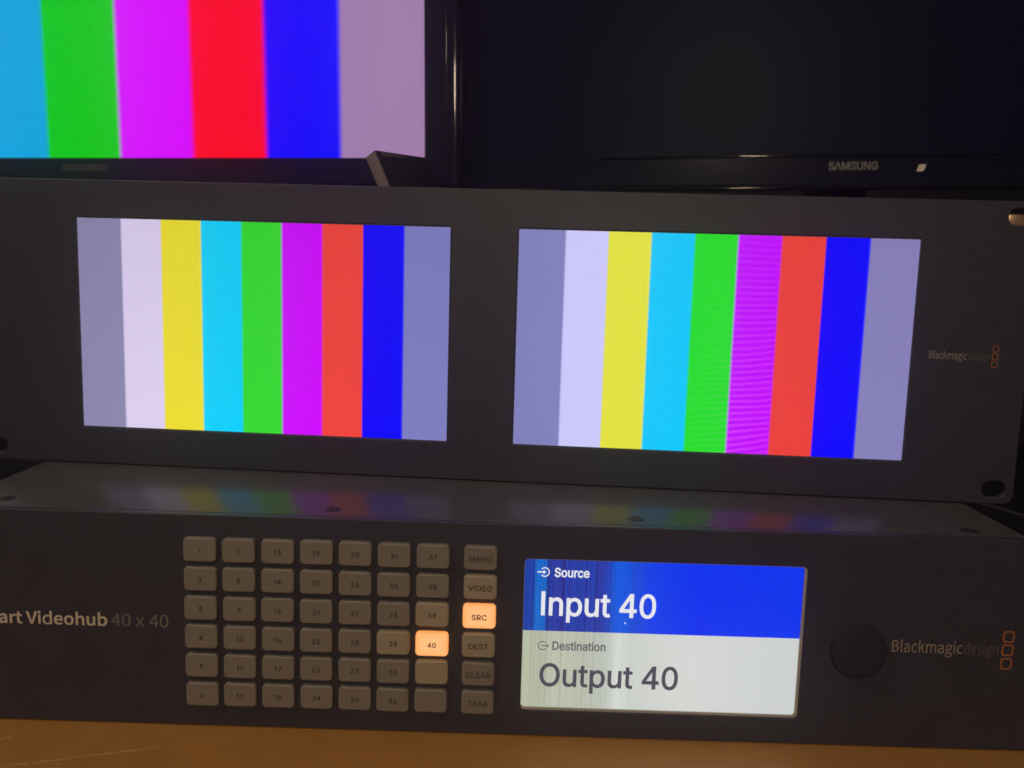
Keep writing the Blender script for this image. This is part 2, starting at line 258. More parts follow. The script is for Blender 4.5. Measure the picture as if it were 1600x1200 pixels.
GL = {"I":{"0":[453,"227,-7 191,-3 158,7 130,24 105,48 85,77 69,113 61,138 55,164 51,192 49,222 48,254 49,286 51,316 55,344 61,370 69,395 85,431 106,461 130,484 159,502 191,512 227,516 262,512 295,502 323,484 348,461 368,431 384,395 392,370 398,344 402,316 404,286 405,254 404,222 402,192 398,164 392,138 384,113 368,77 348,48 323,24 295,7 263,-3|227,50 250,52 271,60 290,74 306,92 320,116 330,144 338,176 342,213 344,254 342,295 338,332 330,365 320,393 306,416 290,435 271,449 250,457 227,460 203,457 182,449 163,435 147,416 134,393 123,365 115,332 111,295 109,254 111,213 115,176 123,144 134,116 147,92 163,74 182,60 203,52"],"1":[453,"76,0 76,55 391,55 391,0|276,509 276,0 212,0 212,448 209,448 86,358 86,427 198,509"],"2":[453,"64,0 64,47 234,229 252,248 268,266 282,282 294,298 303,312 311,327 316,341 319,356 320,371 319,389 315,405 308,419 298,431 287,441 273,449 258,455 241,458 224,460 205,458 188,454 172,447 159,438 148,427 139,413 132,398 128,381 127,362 66,362 68,391 75,418 86,442 102,464 121,482 143,496 168,507 196,513 225,516 254,513 281,507 306,497 328,482 346,465 361,445 372,423 379,398 381,372 380,354 377,336 371,318 363,299 351,280 336,259 317,235 294,209 267,180 153,60 153,57 389,57 389,0"],"3":[453,"218,-7 188,-5 159,1 133,10 108,22 88,38 70,57 57,79 48,104 44,132 109,132 112,115 118,100 126,87 137,76 150,66 165,59 182,54 200,51 219,50 239,51 258,55 275,61 291,69 304,80 315,93 323,108 328,125 329,145 328,163 323,180 316,196 306,211 292,223 275,234 254,241 229,246 201,248 157,248 157,299 288,448 288,452 70,452 70,509 372,509 372,461 211,278 211,289 247,290 279,286 308,276 333,262 354,244 371,222 383,198 391,173 393,145 390,116 383,90 370,66 354,45 333,27 309,12 281,2 251,-5"],"4":[453,"40,105 40,158 247,509 311,509 109,166 109,163 413,163 413,105|282,0 282,121 282,146 282,318 343,318 343,0"],"5":[453,"221,-7 192,-5 165,1 140,11 118,25 99,41 83,60 71,82 63,105 60,130 122,130 125,115 130,102 138,89 148,78 160,68 173,60 188,54 204,51 221,50 241,51 259,56 276,64 291,75 304,89 314,104 322,122 326,141 328,162 326,183 321,203 314,221 303,237 290,251 275,262 257,270 238,275 218,277 201,276 184,273 167,268 152,262 139,255 128,246 67,253 96,509 366,509 366,452 151,452 134,301 136,301 148,311 162,318 178,325 194,330 212,333 229,334 252,332 274,328 294,321 313,311 330,299 345,285 358,269 370,251 379,231 386,210 390,187 391,163 388,132 381,102 369,76 352,52 332,32 309,15 282,3 253,-4"],"6":[453,"226,-7 196,-4 168,3 142,15 119,31 100,51 84,74 73,101 66,130 64,162 65,187 71,212 80,239 93,268 112,302 137,340 252,509 322,509 151,261 145,261 151,270 157,279 165,288 174,295 184,302 196,307 208,311 221,313 235,314 265,312 291,305 316,295 337,280 355,262 370,240 380,215 387,187 389,157 387,127 379,98 368,73 352,50 333,30 310,14 284,3 257,-4|226,48 245,50 263,55 279,63 293,73 304,86 314,101 322,119 326,137 327,157 326,178 322,196 314,213 304,228 293,241 279,251 263,259 245,264 226,265 207,264 190,259 174,252 160,241 148,229 138,214 131,197 126,179 125,158 126,138 131,119 138,102 148,86 160,73 174,63 190,55 207,50"],"7":[453,"97,0 323,448 323,452 62,452 62,509 391,509 391,449 165,0"],"8":[453,"226,-7 193,-5 163,1 136,11 111,25 91,42 74,62 62,84 54,109 52,135 53,156 58,176 65,195 75,212 87,228 101,241 117,252 134,260 153,265 153,267 129,276 109,289 93,308 80,330 73,354 70,380 73,405 79,429 90,450 106,469 124,485 146,498 170,508 197,514 226,516 255,514 282,508 306,498 328,485 346,469 361,450 373,429 379,405 382,380 379,354 372,330 359,308 343,289 323,276 300,267 300,265 319,260 335,252 351,241 365,228 377,212 387,195 395,176 399,156 401,135 398,109 391,84 378,62 362,42 341,25 317,11 289,1 259,-5|226,49 248,50 267,54 285,60 300,69 313,79 323,91 331,106 335,121 337,139 335,157 330,173 322,189 312,202 298,213 283,223 265,230 247,234 226,235 206,234 187,230 169,223 154,213 140,202 130,189 122,173 117,157 115,139 117,121 121,106 129,91 139,79 152,69 167,60 185,54 205,50|226,290 244,291 260,294 274,300 287,308 298,318 307,330 314,344 318,359 319,376 318,392 314,407 308,420 299,432 288,442 275,449 260,455 244,459 226,460 208,459 192,455 177,449 164,442 153,432 145,420 138,407 134,392 133,376 134,359 138,344 145,330 154,318 165,308 178,300 193,294 209,291"],"9":[453,"226,516 256,513 285,506 310,494 333,478 352,458 368,434 380,408 387,378 389,347 387,322 382,296 373,270 359,240 340,207 315,168 200,0 130,0 301,248 307,248 302,238 295,229 287,221 278,214 268,207 257,202 245,198 232,195 218,195 188,197 161,203 137,214 116,229 98,247 83,269 72,294 66,321 64,352 66,382 73,411 85,436 101,459 120,479 143,494 168,506 196,513|226,460 207,459 190,454 174,446 160,435 148,423 138,407 131,390 127,372 125,352 127,331 131,313 138,295 148,280 160,268 174,257 190,250 207,245 226,243 245,245 263,249 279,257 293,267 305,280 314,295 322,312 326,330 327,350 326,371 322,390 314,407 305,422 293,435 279,446 263,454 245,459"],"A":[480,"16,0 201,509 276,509 463,0 395,0 287,302 280,323 272,346 264,372 255,402 244,438 232,478 245,478 233,437 222,402 213,371 204,345 197,322 191,302 85,0|110,142 110,199 370,199 370,142"],"C":[510,"267,-7 242,-6 217,-2 194,5 171,13 150,25 131,39 113,55 97,73 82,93 70,115 59,140 51,166 45,193 41,223 40,254 41,285 45,315 51,343 59,369 70,393 82,415 97,436 113,454 131,470 150,484 171,495 194,504 217,510 242,514 267,516 293,514 317,511 340,504 362,496 383,485 402,471 419,456 435,438 448,418 459,397 467,373 473,348 408,348 404,365 397,380 389,395 380,407 369,418 357,428 344,437 330,444 315,449 300,453 284,455 267,456 237,453 209,445 184,432 161,414 141,391 125,364 113,332 106,295 103,254 106,213 113,177 125,145 141,117 161,94 184,76 210,63 237,56 267,53 284,54 300,56 315,60 330,65 344,72 357,81 369,90 380,102 389,114 397,128 404,144 408,160 473,160 467,135 459,112 448,91 435,71 420,53 402,38 383,24 363,13 341,5 317,-2 293,-6"],"D":[502,"219,0 96,0 96,57 215,57 254,60 288,68 318,81 343,99 363,122 379,149 390,181 397,216 399,255 397,294 390,329 379,361 364,388 344,410 320,428 291,441 258,449 221,452 93,452 93,509 225,509 254,507 281,504 307,498 331,489 353,478 385,455 412,426 433,391 444,367 451,342 457,315 460,286 462,255 460,224 457,195 451,168 443,142 433,119 421,97 406,77 390,60 371,44 351,31 328,20 303,11 277,5 249,1|125,509 125,0 60,0 60,509"],"E":[419,"60,0 60,509 372,509 372,452 125,452 125,286 355,286 355,229 125,229 125,57 375,57 375,0"],"G":[520,"269,-7 242,-6 217,-2 193,5 171,14 149,25 130,39 112,55 96,73 82,93 69,116 59,140 51,166 45,194 41,223 40,254 41,285 45,315 51,343 59,369 69,393 82,415 96,436 112,454 129,470 149,484 170,495 192,504 215,510 239,514 265,516 291,514 316,510 340,504 363,494 384,483 403,469 421,453 436,436 449,416 460,395 468,373 474,349 408,349 402,365 395,379 387,393 378,406 368,417 356,427 344,436 330,443 315,448 300,453 283,455 265,456 236,453 209,445 183,432 160,414 141,392 125,364 113,332 106,295 103,254 106,213 113,177 125,145 141,117 161,95 184,76 210,63 238,56 269,53 296,55 322,61 345,71 365,85 382,102 396,123 407,147 413,173 415,202 434,199 283,199 283,256 478,256 478,200 475,160 466,124 451,91 431,62 406,38 377,19 344,5 308,-4"],"I":[300,"31,0 31,57 118,57 118,452 31,452 31,509 269,509 269,452 183,452 183,57 269,57 269,0"],"K":[467,"104,145 104,216 116,231 128,246 139,261 151,275 162,289 174,303 187,317 199,331 212,344 364,509 448,509 231,276 228,276|60,0 60,509 125,509 125,334 124,225 125,193 125,0|372,0 188,259 228,309 449,0"],"L":[393,"60,0 60,509 125,509 125,57 361,57 361,0"],"M":[628,"60,0 60,509 152,509 277,187 280,179 284,170 287,159 291,147 295,135 299,123 303,110 307,97 311,84 315,71 319,60 322,49 307,49 318,83 322,95 326,108 330,121 334,134 338,146 342,158 346,169 349,179 352,187 476,509 568,509 568,0 504,0 504,291 504,302 504,314 504,327 505,340 505,354 505,369 506,413 506,428 507,443 507,457 513,457 508,441 503,425 498,409 492,393 487,378 482,363 477,348 472,335 467,322 463,310 459,300 456,291 342,0 286,0 170,291 167,300 163,310 159,321 155,333 150,347 145,361 140,376 134,392 129,408 124,424 118,441 112,457 119,457 119,444 120,430 120,416 120,401 121,386 121,372 122,328 122,315 122,302 122,291 122,0"],"N":[523,"60,0 60,509 136,509 343,183 349,174 355,163 363,151 371,137 379,122 388,107 396,90 405,73 414,55 405,54 403,72 402,90 401,108 400,126 399,142 399,157 399,171 399,184 399,195 399,509 463,509 463,0 387,0 202,290 194,303 186,317 177,331 168,346 159,363 148,381 108,452 119,454 122,384 123,363 124,345 124,328 125,313 125,301 125,291 125,0"],"O":[533,"267,-7 241,-6 217,-2 194,5 171,13 150,25 131,39 113,55 97,73 82,93 70,115 59,140 51,166 45,193 41,223 40,254 41,285 45,315 51,343 59,369 70,393 82,415 97,436 113,454 131,470 150,484 171,495 194,504 217,510 241,514 267,516 293,514 317,510 340,504 363,495 384,484 403,470 421,454 437,436 451,415 464,393 474,369 482,343 488,315 492,285 493,254 492,223 488,193 482,166 474,140 464,115 451,93 437,73 421,55 403,39 384,25 363,13 340,5 317,-2 293,-6|267,53 296,55 324,63 349,76 372,94 392,116 408,144 420,176 428,213 430,254 428,295 420,332 408,365 392,392 372,415 349,433 324,446 296,453 267,456 237,453 210,445 184,433 161,415 142,392 125,364 113,332 106,295 103,254 106,213 113,176 125,144 142,117 161,94 184,76 210,63 237,55"],"R":[449,"60,0 60,509 236,509 273,506 305,500 333,489 356,473 376,455 390,433 401,408 407,381 409,352 407,323 401,296 390,271 376,250 356,232 333,217 305,206 273,200 236,198 96,198 96,255 234,255 258,256 280,260 298,267 313,276 325,287 334,300 340,316 344,333 345,352 344,371 340,389 334,405 325,419 313,430 298,440 279,446 258,451 233,452 125,452 125,0|353,0 230,229 303,229 428,0"],"S":[447,"224,-9 188,-7 156,-1 128,9 102,23 81,40 64,60 51,83 42,109 38,137 104,137 108,118 114,102 123,88 136,76 150,66 166,59 185,53 204,50 224,49 246,50 267,54 286,60 303,69 317,79 329,92 338,106 344,122 346,139 344,154 340,168 332,179 322,189 310,197 296,205 280,211 263,217 245,222 184,239 145,253 112,269 86,289 67,313 56,341 52,372 54,400 62,425 75,448 92,468 113,484 138,498 165,508 195,514 227,516 259,514 289,508 316,498 340,484 360,468 377,449 390,427 398,403 401,378 337,378 332,402 320,421 302,437 280,449 254,456 225,459 204,457 185,454 167,448 152,440 139,430 129,418 121,405 117,391 115,376 117,359 122,345 131,334 142,324 155,315 169,308 184,302 198,297 212,293 264,279 279,275 295,270 312,264 328,256 344,248 359,238 372,226 384,213 395,198 402,180 407,161 408,139 406,112 399,87 386,64 370,43 349,25 323,11 294,0 261,-7"],"T":[449,"32,452 32,509 417,509 417,452 257,452 257,0 193,0 193,452"],"U":[517,"259,-8 220,-6 186,2 154,15 126,33 103,55 85,80 71,108 63,140 60,173 60,509 124,509 124,178 126,155 132,133 141,113 153,95 169,80 187,68 208,59 232,53 259,52 285,53 309,59 331,68 349,80 364,95 377,113 385,133 391,155 393,178 393,509 457,509 457,173 454,140 446,108 433,80 414,55 391,33 363,15 332,2 297,-6"],"V":[480,"204,0 16,509 84,509 192,206 199,187 207,164 215,137 225,106 236,71 248,31 235,31 247,71 257,107 267,138 276,165 283,187 290,206 395,509 463,509 278,0"],"a":[389,"160,-9 137,-7 115,-3 94,5 76,15 60,29 48,45 38,63 32,84 30,108 32,128 36,146 43,161 53,174 64,184 78,193 92,200 108,206 125,211 143,214 161,217 178,220 200,223 218,225 234,227 247,229 257,231 265,235 271,240 274,246 276,255 276,257 275,272 272,285 267,297 260,307 251,315 240,322 227,327 212,330 196,331 178,330 163,327 149,322 137,316 127,309 118,301 110,292 104,283 100,274 41,291 51,313 64,331 79,346 95,358 114,368 133,375 153,380 173,383 194,384 208,384 223,382 239,379 255,375 271,369 286,360 300,350 312,336 322,320 330,301 335,278 337,251 337,0 277,0 277,52 272,52 267,43 260,34 252,25 242,16 229,8 215,1 199,-4 181,-7|170,45 192,47 211,51 228,59 242,68 254,80 263,93 270,108 274,122 276,138 276,190 272,187 267,184 259,182 251,180 241,178 231,176 221,174 210,173 200,171 191,170 182,169 175,168 161,166 147,163 134,159 122,153 112,147 103,139 97,130 93,118 92,105 93,93 96,82 102,72 109,64 119,57 130,52 142,48 156,46"],"c":[396,"207,-8 174,-5 144,3 117,16 93,35 72,58 56,85 44,116 37,150 34,187 37,225 44,260 56,291 72,318 93,341 117,360 144,374 174,382 207,384 226,384 243,381 260,377 276,371 291,364 305,356 318,346 330,335 340,322 349,308 356,293 362,277 303,262 300,272 295,281 290,289 284,297 278,304 270,311 261,316 252,321 242,325 231,328 220,329 207,330 184,328 163,321 145,310 130,296 118,278 108,258 102,236 98,212 96,187 98,163 102,139 108,117 118,97 130,80 145,66 163,55 184,49 207,46 220,47 232,49 243,52 253,55 262,60 271,66 279,73 285,80 292,89 297,98 301,107 304,117 363,102 357,86 350,70 341,56 331,43 319,32 306,21 292,12 277,5 261,-1 244,-5 226,-7"],"e":[404,"212,-8 177,-5 145,3 117,16 92,35 72,58 56,85 44,116 37,150 34,187 36,224 44,258 55,290 71,317 91,340 115,359 142,373 172,382 205,384 226,383 246,380 266,374 285,366 303,355 319,341 334,324 347,305 357,282 365,256 370,227 371,194 371,169 75,169 75,221 338,221 310,202 308,226 304,248 298,269 288,286 277,301 263,314 246,323 227,328 205,330 183,328 164,323 146,313 131,301 119,286 109,270 102,251 97,231 96,211 96,178 98,151 102,127 110,106 121,88 135,73 151,61 169,53 190,48 212,46 227,47 241,49 254,53 265,58 276,65 285,73 294,82 300,93 306,105 365,91 358,72 348,55 335,39 320,26 302,14 283,4 261,-3 237,-7"],"i":[167,"53,0 53,379 114,379 114,0|84,443 73,444 63,448 54,455 47,463 43,472 41,483 43,494 47,504 54,512 63,518 73,522 84,524 95,522 105,518 114,512 121,504 125,494 126,483 125,472 121,463 114,455 105,448 95,444"],"n":[410,"114,227 114,0 53,0 53,379 112,379 112,287 102,287 116,319 132,344 152,362 175,374 200,382 227,384 252,383 275,377 295,369 313,356 328,340 341,321 350,298 355,271 357,240 357,0 296,0 296,235 293,263 286,286 273,304 256,318 235,326 210,329 192,328 176,324 161,317 147,308 136,297 126,283 119,266 115,248"],"o":[415,"207,-8 174,-5 144,3 117,16 93,35 72,58 56,85 44,116 37,150 34,187 37,225 44,260 56,291 72,318 93,341 117,360 144,374 174,382 207,384 241,382 271,374 299,360 323,341 343,318 359,291 371,260 379,225 381,187 379,150 371,116 359,85 343,58 323,35 299,16 271,3 241,-5|207,46 231,49 252,55 270,66 285,80 298,97 307,117 314,139 318,163 319,187 318,212 314,236 307,258 298,278 285,296 270,310 252,321 231,328 207,330 184,328 163,321 145,310 130,296 118,278 108,258 102,236 98,212 96,187 98,163 102,139 108,117 118,97 130,80 145,66 163,55 184,49"],"p":[424,"53,-143 53,379 112,379 112,319 118,319 123,327 130,336 137,346 147,355 158,364 171,373 188,379 207,383 229,384 259,382 287,374 313,361 335,342 354,320 370,293 381,261 388,227 390,189 388,151 381,116 370,84 355,57 336,34 313,16 288,3 260,-6 229,-8 208,-7 189,-3 173,4 159,12 147,21 138,31 130,41 124,50 118,59 114,59 114,-143|220,47 242,49 262,55 279,66 294,80 306,97 316,117 323,139 327,163 328,189 327,215 323,239 316,261 307,281 295,298 280,311 262,322 243,328 220,330 198,328 178,322 161,312 147,299 134,282 125,263 118,241 114,216 113,189 114,162 118,138 125,115 135,95 147,78 162,65 179,55 198,49"],"r":[259,"53,0 53,379 112,379 112,321 115,321 124,339 137,354 152,367 171,377 191,383 213,385 218,385 223,385 229,384 235,384 240,384 243,384 243,322 241,323 236,324 230,324 223,325 215,326 207,326 190,324 174,321 159,315 146,306 135,296 126,284 119,269 115,254 114,237 114,0"],"s":[365,"182,-8 157,-7 133,-3 112,3 93,12 76,24 62,38 50,54 41,73 36,94 94,107 101,87 111,72 124,60 141,52 160,47 181,45 206,47 227,53 244,62 258,74 265,88 268,103 266,115 262,126 254,136 243,144 229,150 212,155 149,170 118,180 92,192 72,208 58,227 50,249 47,274 49,295 55,314 65,332 79,347 95,360 115,370 137,378 161,383 187,384 212,383 234,379 254,372 271,363 286,352 299,339 309,324 318,308 324,290 268,277 262,291 254,304 243,316 228,325 210,331 187,333 166,331 147,326 131,317 119,305 111,292 109,277 110,264 115,253 124,243 136,235 152,229 172,223 229,209 261,200 287,187 306,171 320,153 328,131 331,107 329,85 323,65 312,47 298,31 281,18 260,6 236,-2 210,-7"],"t":[227,"204,379 204,327 6,327 6,379|65,471 126,471 126,98 127,83 130,70 136,61 144,55 156,51 170,50 175,50 180,50 185,51 191,52 197,53 202,54 213,2 207,0 200,-2 192,-3 184,-3 176,-4 168,-4 138,-1 113,7 92,21 77,41 68,64 65,93"],"u":[410,"182,-5 158,-3 135,2 115,11 97,23 82,39 69,59 60,82 54,109 53,139 53,379 114,379 114,144 116,117 124,94 137,75 154,61 175,53 200,50 218,51 234,55 249,62 263,71 274,83 283,97 290,113 295,132 296,153 296,379 357,379 357,0 298,0 298,92 307,92 294,60 277,35 257,17 234,5 209,-3"],"\u039b":[480,"16,0 201,509 276,509 463,0 395,0 287,302 280,323 272,346 264,372 255,402 244,438 232,478 245,478 233,437 222,402 213,371 204,345 197,322 191,302 85,0"]},"N":{" ":[196,""],"0":[486,"243,-11 311,2 366,42 408,108 434,202 443,323 434,443 408,535 366,601 311,640 243,653 176,640 120,601 79,535 53,443 44,323 53,202 79,108 120,42 176,2|243,53 179,81 136,169 121,323 136,475 179,562 243,590 307,562 350,475 366,323 350,169 307,81"],"4":[486,"298,0 373,0 373,177 459,177 459,241 373,241 373,642 284,642 18,229 18,177 298,177|298,241 101,241 247,460 265,491 282,523 298,554 302,554 300,517 298,475 298,438"],"B":[575,"88,0 292,0 373,7 440,30 491,68 524,120 536,188 519,264 473,315 405,341 405,346 456,376 488,425 499,485 471,576 393,626 278,642 88,642|169,369 169,578 268,578 352,568 402,535 419,474 404,418 354,382 264,369|169,65 169,306 281,306 377,294 436,256 456,191 435,120 375,78 281,65"],"S":[522,"266,-11 382,13 457,78 484,171 466,250 419,305 352,342 261,382 211,405 171,438 154,489 169,539 211,571 274,582 330,575 378,554 420,523 462,574 410,615 347,643 274,653 170,631 98,571 72,483 92,405 142,352 202,319 294,278 349,251 387,217 402,164 386,109 340,73 267,60 202,69 141,97 90,139 42,83 104,33 180,0"],"V":[503,"206,0 299,0 503,642 421,642 318,294 297,222 278,154 256,82 252,82 230,154 211,222 190,294 86,642 1,642"],"a":[493,"190,-11 247,-2 299,22 348,57 350,57 357,0 423,0 423,292 406,395 353,463 258,488 185,478 122,454 72,425 102,370 144,395 192,414 245,421 305,404 335,359 343,301 235,284 153,258 96,224 63,179 52,123 70,50 119,5|213,53 170,61 140,85 129,129 149,183 216,222 343,248 343,116 299,81 256,60"],"b":[541,"290,-11 353,0 409,32 455,84 485,156 496,245 488,327 465,394 427,445 374,476 307,488 254,478 204,455 158,421 161,506 161,697 81,697 81,0 144,0 151,49 155,49 198,17 244,-4|277,56 242,61 202,76 161,105 161,355 205,391 247,413 287,420 360,398 401,337 413,244 395,143 347,79"],"c":[446,"268,-11 324,-4 376,16 422,48 387,102 354,78 317,62 275,55 198,78 146,141 128,237 147,333 200,397 277,420 312,415 344,401 372,379 412,432 375,459 330,480 274,488 203,477 141,445 91,394 58,324 46,237 57,151 87,82 135,31 196,-1"],"d":[543,"242,-11 297,-2 346,22 387,56 390,56 397,0 462,0 462,697 382,697 382,514 386,432 345,462 302,481 252,488 189,476 133,444 88,392 57,322 46,237 55,151 81,81 122,30 176,-1|260,56 189,78 144,140 129,238 147,334 197,397 266,420 305,415 343,399 382,370 382,121 342,85 302,63"],"e":[485,"273,-11 333,-5 384,12 429,37 401,90 364,70 325,57 282,53 202,73 147,131 124,219 445,219 446,232 448,247 448,264 426,383 362,460 258,488 194,476 136,444 89,392 57,323 46,237 57,151 89,82 138,31 201,-1|123,276 148,356 197,406 260,424 324,407 364,357 378,276"],"g":[494,"241,-219 368,-196 452,-136 481,-54 463,10 408,47 316,59 222,59 172,65 147,84 139,110 143,133 154,152 170,167 192,158 216,153 240,151 329,171 391,228 414,316 409,355 396,388 376,414 473,414 473,475 307,475 288,482 266,486 240,488 151,467 87,408 62,318 71,265 94,221 124,190 124,186 99,165 80,135 72,98 77,64 93,39 115,20 115,16 77,-15 53,-52 45,-92 70,-161 139,-204|240,205 190,219 153,258 139,318 153,378 189,416 240,429 291,416 328,378 341,318 327,258 291,219|252,-164 178,-153 131,-125 115,-81 120,-53 135,-26 163,0 184,-4 205,-6 224,-7 306,-7 359,-13 392,-32 403,-67 384,-114 332,-150"],"h":[531,"81,0 161,0 161,345 205,385 246,409 291,418 342,404 371,363 381,291 381,0 460,0 460,301 445,403 397,466 315,488 255,477 203,448 158,408 161,506 161,697 81,697"],"i":[241,"81,0 161,0 161,475 81,475|121,573 149,580 167,599 174,627 167,654 149,672 121,678 93,672 75,654 68,627 75,599 93,580"],"k":[483,"81,0 159,0 159,125 249,229 388,0 474,0 295,284 453,475 364,475 163,225 159,225 159,697 81,697"],"l":[249,"165,-11 184,-10 199,-8 211,-4 200,57 183,55 172,59 164,70 161,89 161,697 81,697 81,95 89,37 116,1"],"m":[811,"81,0 161,0 161,345 203,386 243,410 280,418 330,404 359,363 369,291 369,0 448,0 448,345 491,386 531,410 568,418 618,404 647,363 657,291 657,0 736,0 736,301 721,403 673,466 593,488 537,476 485,444 435,397 409,445 366,476 304,488 249,477 200,447 156,406 154,406 146,475 81,475"],"n":[534,"81,0 161,0 161,345 205,385 246,409 291,418 342,404 371,363 381,291 381,0 460,0 460,301 445,403 397,466 315,488 255,477 203,447 156,406 154,406 146,475 81,475"],"o":[530,"265,-11 333,-1 393,31 441,82 473,151 485,237 473,324 441,394 393,445 333,477 265,488 198,477 138,445 89,394 57,324 46,237 57,151 89,82 138,31 198,-1|265,55 193,78 145,141 128,237 145,333 193,397 265,420 338,397 386,333 404,237 386,141 338,78"],"r":[340,"81,0 161,0 161,305 197,370 239,405 280,416 298,415 312,412 327,408 341,477 326,483 310,487 291,488 240,475 194,441 156,389 154,389 146,475 81,475"],"s":[410,"205,-11 299,8 357,59 377,130 355,201 301,245 233,274 183,294 145,320 130,356 140,391 169,416 219,425 258,420 294,405 327,383 365,433 324,461 274,480 218,488 129,469 74,421 54,353 75,286 127,244 193,215 244,194 285,166 301,125 291,88 260,61 207,51 155,58 109,78 67,108 28,54 79,21 139,-3"],"t":[330,"229,-11 259,-9 289,-2 318,6 302,67 285,60 266,55 248,53 204,64 181,95 174,144 174,411 304,411 304,475 174,475 174,609 108,609 99,475 24,471 24,411 95,411 95,147 107,64 150,8"],"u":[531,"220,-11 279,-1 330,29 376,74 379,74 385,0 452,0 452,475 372,475 372,138 329,93 288,66 243,58 192,71 163,112 154,184 154,475 74,475 74,174 89,72 137,10"],"x":[436,"13,0 97,0 161,111 177,140 193,168 209,196 214,196 232,168 249,140 265,111 335,0 423,0 266,240 411,475 327,475 269,371 254,344 241,318 227,291 222,291 206,318 191,344 176,371 112,475 25,475 170,248"]}}
# plainer forms of three characters
GL['I']['I'] = [190, '62,0 62,509 128,509 128,0']
GL['I']['1'] = [330, '230,509 230,0 164,0 164,430 60,362 60,424 182,509']
GL['I']['4'] = [453, '36,112 36,172 268,509 338,509 338,170 412,170 412,112 338,112 338,0 273,0 273,112|102,170 273,170 273,422']
CAP = {'I': 509.0, 'N': 642.0}
_cache = {}


def glyph(f, ch):
    if (f, ch) not in _cache:
        adv, s = GL[f][ch]
        _cache[(f, ch)] = (adv, [[tuple(map(int, p.split(','))) for p in c.split()] for c in s.split('|') if c])
    return _cache[(f, ch)]


def lettering(text, f, x, z, cap, width=None, center=False, track=0.0):
    """outlines of a line of text: left (or centre) x, baseline z, capital height, optional total width"""
    k = cap / CAP[f]
    pen, raw = 0.0, []
    lo, hi = 1e9, -1e9
    for ch in text:
        if ch == ' ' and ch not in GL[f]:
            pen += 190
            continue
        adv, cs = glyph(f, ch)
        for c in cs:
            q = [(px + pen, pz) for px, pz in c]
            raw.append(q)
            lo = min(lo, min(p[0] for p in q))
            hi = max(hi, max(p[0] for p in q))
        pen += adv + track
    kx = width / (hi - lo) if width else k
    x0 = x - (hi - lo) * kx / 2 if center else x
    return [[(x0 + (px - lo) * kx, z + pz * k) for px, pz in c] for c in raw]


def letters(contours, front, back, bold=0.0):
    """lettering as one mesh; strokes of a glyph that overlap are filled one by one"""
    def area(c):
        return sum(c[i - 1][0] * c[i][1] - c[i][0] * c[i - 1][1] for i in range(len(c))) / 2

    def inside(p, c):
        r = False
        for i in range(len(c)):
            a, b = c[i - 1], c[i]
            if (a[1] > p[1]) != (b[1] > p[1]) and p[0] < (b[0] - a[0]) * (p[1] - a[1]) / (b[1] - a[1]) + a[0]:
                r = not r
        return r
    big = max(contours, key=lambda c: abs(area(c)))
    sg = math.copysign(1, area(big))
    outs = [[c] for c in contours if area(c) * sg > 0]
    for c in contours:
        if area(c) * sg < 0:
            for g in outs:
                if inside(c[0], g[0]):
                    g.append(c)
                    break
    bm = bmesh.new()
    for i, g in enumerate(outs):
        d = 0.004 * (i % 3)
        me = sheet(g, front - d, back - d, 0, bold)
        bm.from_mesh(me)
        bpy.data.meshes.remove(me)
    me = bpy.data.meshes.new('lettering')
    bm.to_mesh(me)
    bm.free()
    return me


def arc_band(cx, cz, r, w, a0, a1, n=26):
    o = [(cx + (r + w / 2) * math.cos(math.radians(a0 + (a1 - a0) * k / n)), cz + (r + w / 2) * math.sin(math.radians(a0 + (a1 - a0) * k / n))) for k in range(n + 1)]
    i = [(cx + (r - w / 2) * math.cos(math.radians(a0 + (a1 - a0) * k / n)), cz + (r - w / 2) * math.sin(math.radians(a0 + (a1 - a0) * k / n))) for k in range(n + 1)]
    return o + i[::-1]


def arrow(x0, x1, z, t, hw):
    return [(x0, z - t / 2), (x1 - hw, z - t / 2), (x1 - hw * 1.15, z - hw), (x1, z), (x1 - hw * 1.15, z + hw), (x1 - hw, z + t / 2), (x0, z + t / 2)]


def lathe(bm, prof, n=48, axis='Y', c=(0, 0, 0)):
    """turn (radius, height) round an axis; height runs towards -Y for axis Y, +Z for axis Z"""
    rings = []
    for r, h in prof:
        ring = []
        for k in range(n):
            a = 2 * math.pi * k / n
            p = (r * math.cos(a), -h, r * math.sin(a)) if axis == 'Y' else (r * math.cos(a), r * math.sin(a), h)
            ring.append(bm.verts.new((c[0] + p[0], c[1] + p[1], c[2] + p[2])))
        rings.append(ring)
    for a, b in zip(rings, rings[1:]):
        for k in range(n):
            bm.faces.new((a[k], a[(k + 1) % n], b[(k + 1) % n], b[k]))
    for ring in (rings[0], rings[-1]):
        bm.faces.new(ring)
    bmesh.ops.recalc_face_normals(bm, faces=bm.faces)
    return bm


def bar_stops(cols, soft):
    g, b = 0.12, 0.10857
    edges = [0.0]
    for i in range(9):
        edges.append(edges[-1] + (g if i in (0, 8) else b))
    st = [(0.0, lin(cols[0]))]
    for i in range(1, 9):
        st += [(edges[i] - soft, lin(cols[i - 1])), (edges[i] + soft, lin(cols[i]))]
    return st


